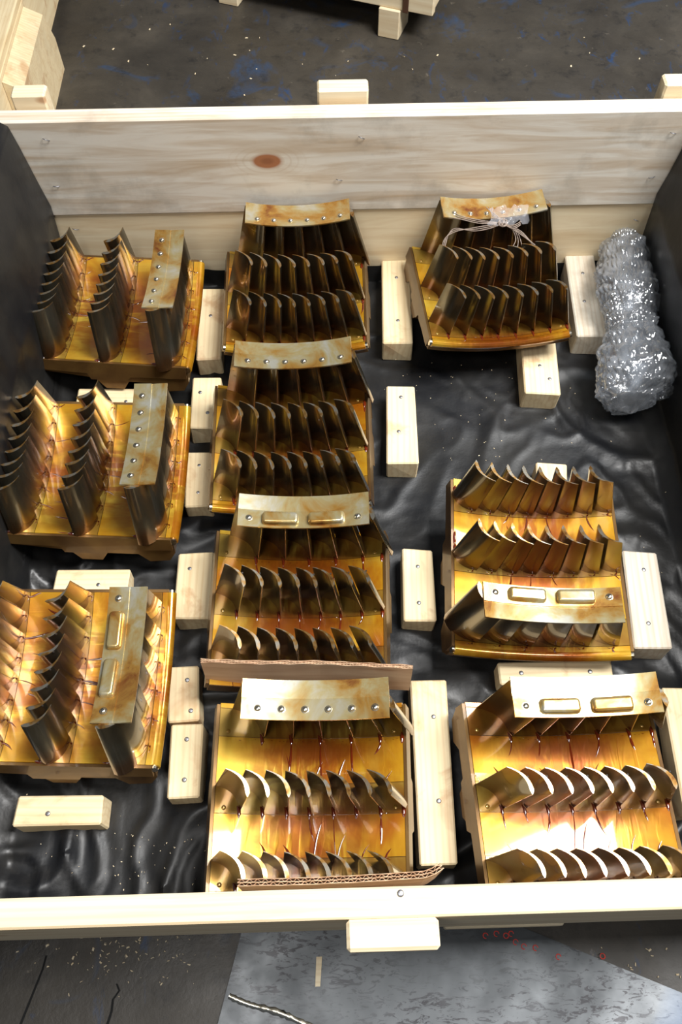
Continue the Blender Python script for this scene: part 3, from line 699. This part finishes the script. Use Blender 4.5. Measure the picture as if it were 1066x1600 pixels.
# ------------------------------------------------------------------ neighbouring crates
def face_crate():
    zt = 0.07; y0 = YB+0.075; x0 = P(0, 118, zt).x
    o = thing('pine_crate', 'low neighbouring pine crate with a chamfered corner post at the back left', 'crate', (x0-0.35, y0+0.6, GZ))
    def part(nm, sx, sy, sz, x, y, z, rz=0, mat='pine'): return link(nm, box_me(nm, sx, sy, sz, M[mat], 0.003, z0=False), o, Vector((x, y, z))-o.location, (0, 0, rz))
    ang = R_(90)
    part('plank', 1.4, 0.03, 0.165, x0-0.015, y0+0.7, zt-0.0825, ang, 'chock')
    for k in range(6): part('lid_board', 1.4, 0.098, 0.02, x0-0.05-0.1*k, y0+0.7, zt+0.010-(0.0 if k else 0.004), ang, 'pine' if k % 2 else 'chock')
    part('skid', 1.4, 0.08, 0.028, x0-0.06, y0+0.7, GZ+0.015, ang)
    ya = P(70, 165, 0).y; yb = P(85, 32, 0).y
    for (yy, ln) in (((max(ya, y0)+yb)/2, yb-max(ya, y0)), (yb+0.75, 0.2)):
        h = zt-0.012-GZ; d = 0.040; L2 = ln/2
        prof_ = [(-L2, 0), (L2, 0), (L2, h*0.55), (L2*0.75, h), (-L2, h)]
        vs = [(0, y, z) for y, z in prof_]+[(d, y, z-(0.02 if z > 0.05 else 0)) for y, z in prof_]
        fs = [(4, 3, 2, 1, 0), (5, 6, 7, 8, 9)]+[(k, (k+1) % 5, 5+(k+1) % 5, 5+k) for k in range(5)]
        link('post', mesh('post', vs, fs, M['chock']), o, Vector((x0+0.001, yy, GZ))-o.location)
face_crate()
def far_crate():
    f1 = P(606, 60, GZ); f2 = P(357, 8, GZ); ang = math.atan2(f1.y-f2.y, f1.x-f2.x)
    o = thing('pine_crate', 'far crate on short legs with a dark steel strap, cut by the top edge', 'crate', (f1.x, f1.y, GZ), ang)
    bx = lambda nm, sx, sy, sz, x, y, z, m='pine': link(nm, box_me(nm, sx, sy, sz, M[m], 0.002, z0=False), o, (x, y, z))
    d12 = (f1-f2).length
    for xx in (0.0, -d12):
        for yy in (0.045, 0.5): bx('leg', 0.058, 0.09, 0.075, xx, yy, 0.0375)
    bx('plank', d12+0.19, 0.024, 0.12, -d12/2+0.02, 0.02, 0.135); bx('plank', d12+0.19, 0.024, 0.12, -d12/2+0.02, 0.02, 0.258)
    bx('plank', 0.6, 0.022, 0.12, d12*0+0.10, 0.33, 0.135).rotation_euler = (0, 0, R_(90)); 
    bx('floor_board', d12+0.14, 0.58, 0.018, -d12/2+0.02, 0.33, 0.086)
    bx('lid', d12+0.19, 0.62, 0.02, -d12/2+0.02, 0.33, 0.33)
    bx('strap', 0.016, 0.003, 0.25, 0.042, 0.0055, 0.197, 'strap')
far_crate()

# ------------------------------------------------------------------ wood chips and specks
def chips(name, label, pts, zf, smin, smax, parent=None):
    vs = []; fs = []
    for (x, y) in pts:
        p = P(x, y, zf); a = random.uniform(0, math.pi); l = random.uniform(smin, smax); w = l*random.uniform(0.2, 0.6); h = 0.0008; b = len(vs)
        ca, sa = math.cos(a), math.sin(a)
        for (u, v, z) in ((-l, -w, 0), (l, -w*0.7, 0), (l*0.8, w, 0), (-l*0.7, w, 0), (-l*0.8, -w*.7, h), (l*.8, -w*.5, h), (l*.6, w*.7, h), (-l*.5, w*.7, h)):
            vs.append((p.x+u*ca-v*sa, p.y+u*sa+v*ca, p.z+z))
        for q in ((0, 3, 2, 1), (4, 5, 6, 7), (0, 1, 5, 4), (1, 2, 6, 5), (2, 3, 7, 6), (3, 0, 4, 7)): fs.append(tuple(b+k for k in q))
    o = link(name, mesh(name, vs, fs, M['pine'])); o['kind'] = 'stuff'; tag(o, label, 'wood chips'); return o
pts = [(random.gauss(190, 60), random.gauss(1490, 26)) for _ in range(110)]+[(random.uniform(940, 1066), random.uniform(1460, 1540)) for _ in range(16)]
pts = [p for p in pts if p[1] > 1458]
chips('wood_chips', 'tiny pale wood chips scattered on the dark floor in front', pts, GZ+0.001, 0.0008, 0.0028)
chips('floor_chips', 'few pale wood chips on the floor behind the crate', [(random.uniform(120, 1040), random.uniform(30, 150)) for _ in range(26)], GZ+0.001, 0.0015, 0.005)
pts = [(random.uniform(600, 900), random.uniform(560, 720)) for _ in range(60)]+[(random.uniform(160, 320), random.uniform(1300, 1395)) for _ in range(40)]+[(random.uniform(690, 1060), random.uniform(570, 1040)) for _ in range(30)]+[(random.uniform(20, 330), random.uniform(1240, 1380)) for _ in range(25)]
chips('sawdust_flecks', 'fine sawdust flecks lying on the black film inside the crate', pts, 0.016, 0.0004, 0.0013)
a = P(497, 1518, zp); vs = [(-0.004, -0.018, 0), (0.003, -0.018, 0), (0.006, 0.018, 0), (-0.002, 0.018, 0), (-0.004, -0.018, 0.002), (0.003, -0.018, 0.002), (0.006, 0.018, 0.002), (-0.002, 0.018, 0.002)]
sp_ = link('wood_splinter', mesh('wood_splinter', vs, [(0, 3, 2, 1), (4, 5, 6, 7), (0, 1, 5, 4), (1, 2, 6, 5), (2, 3, 7, 6), (3, 0, 4, 7)], M['pine']), None, a+Vector((0, 0, 0.0002)))
tag(sp_, 'pale wood splinter lying on the steel plate', 'wood splinter')
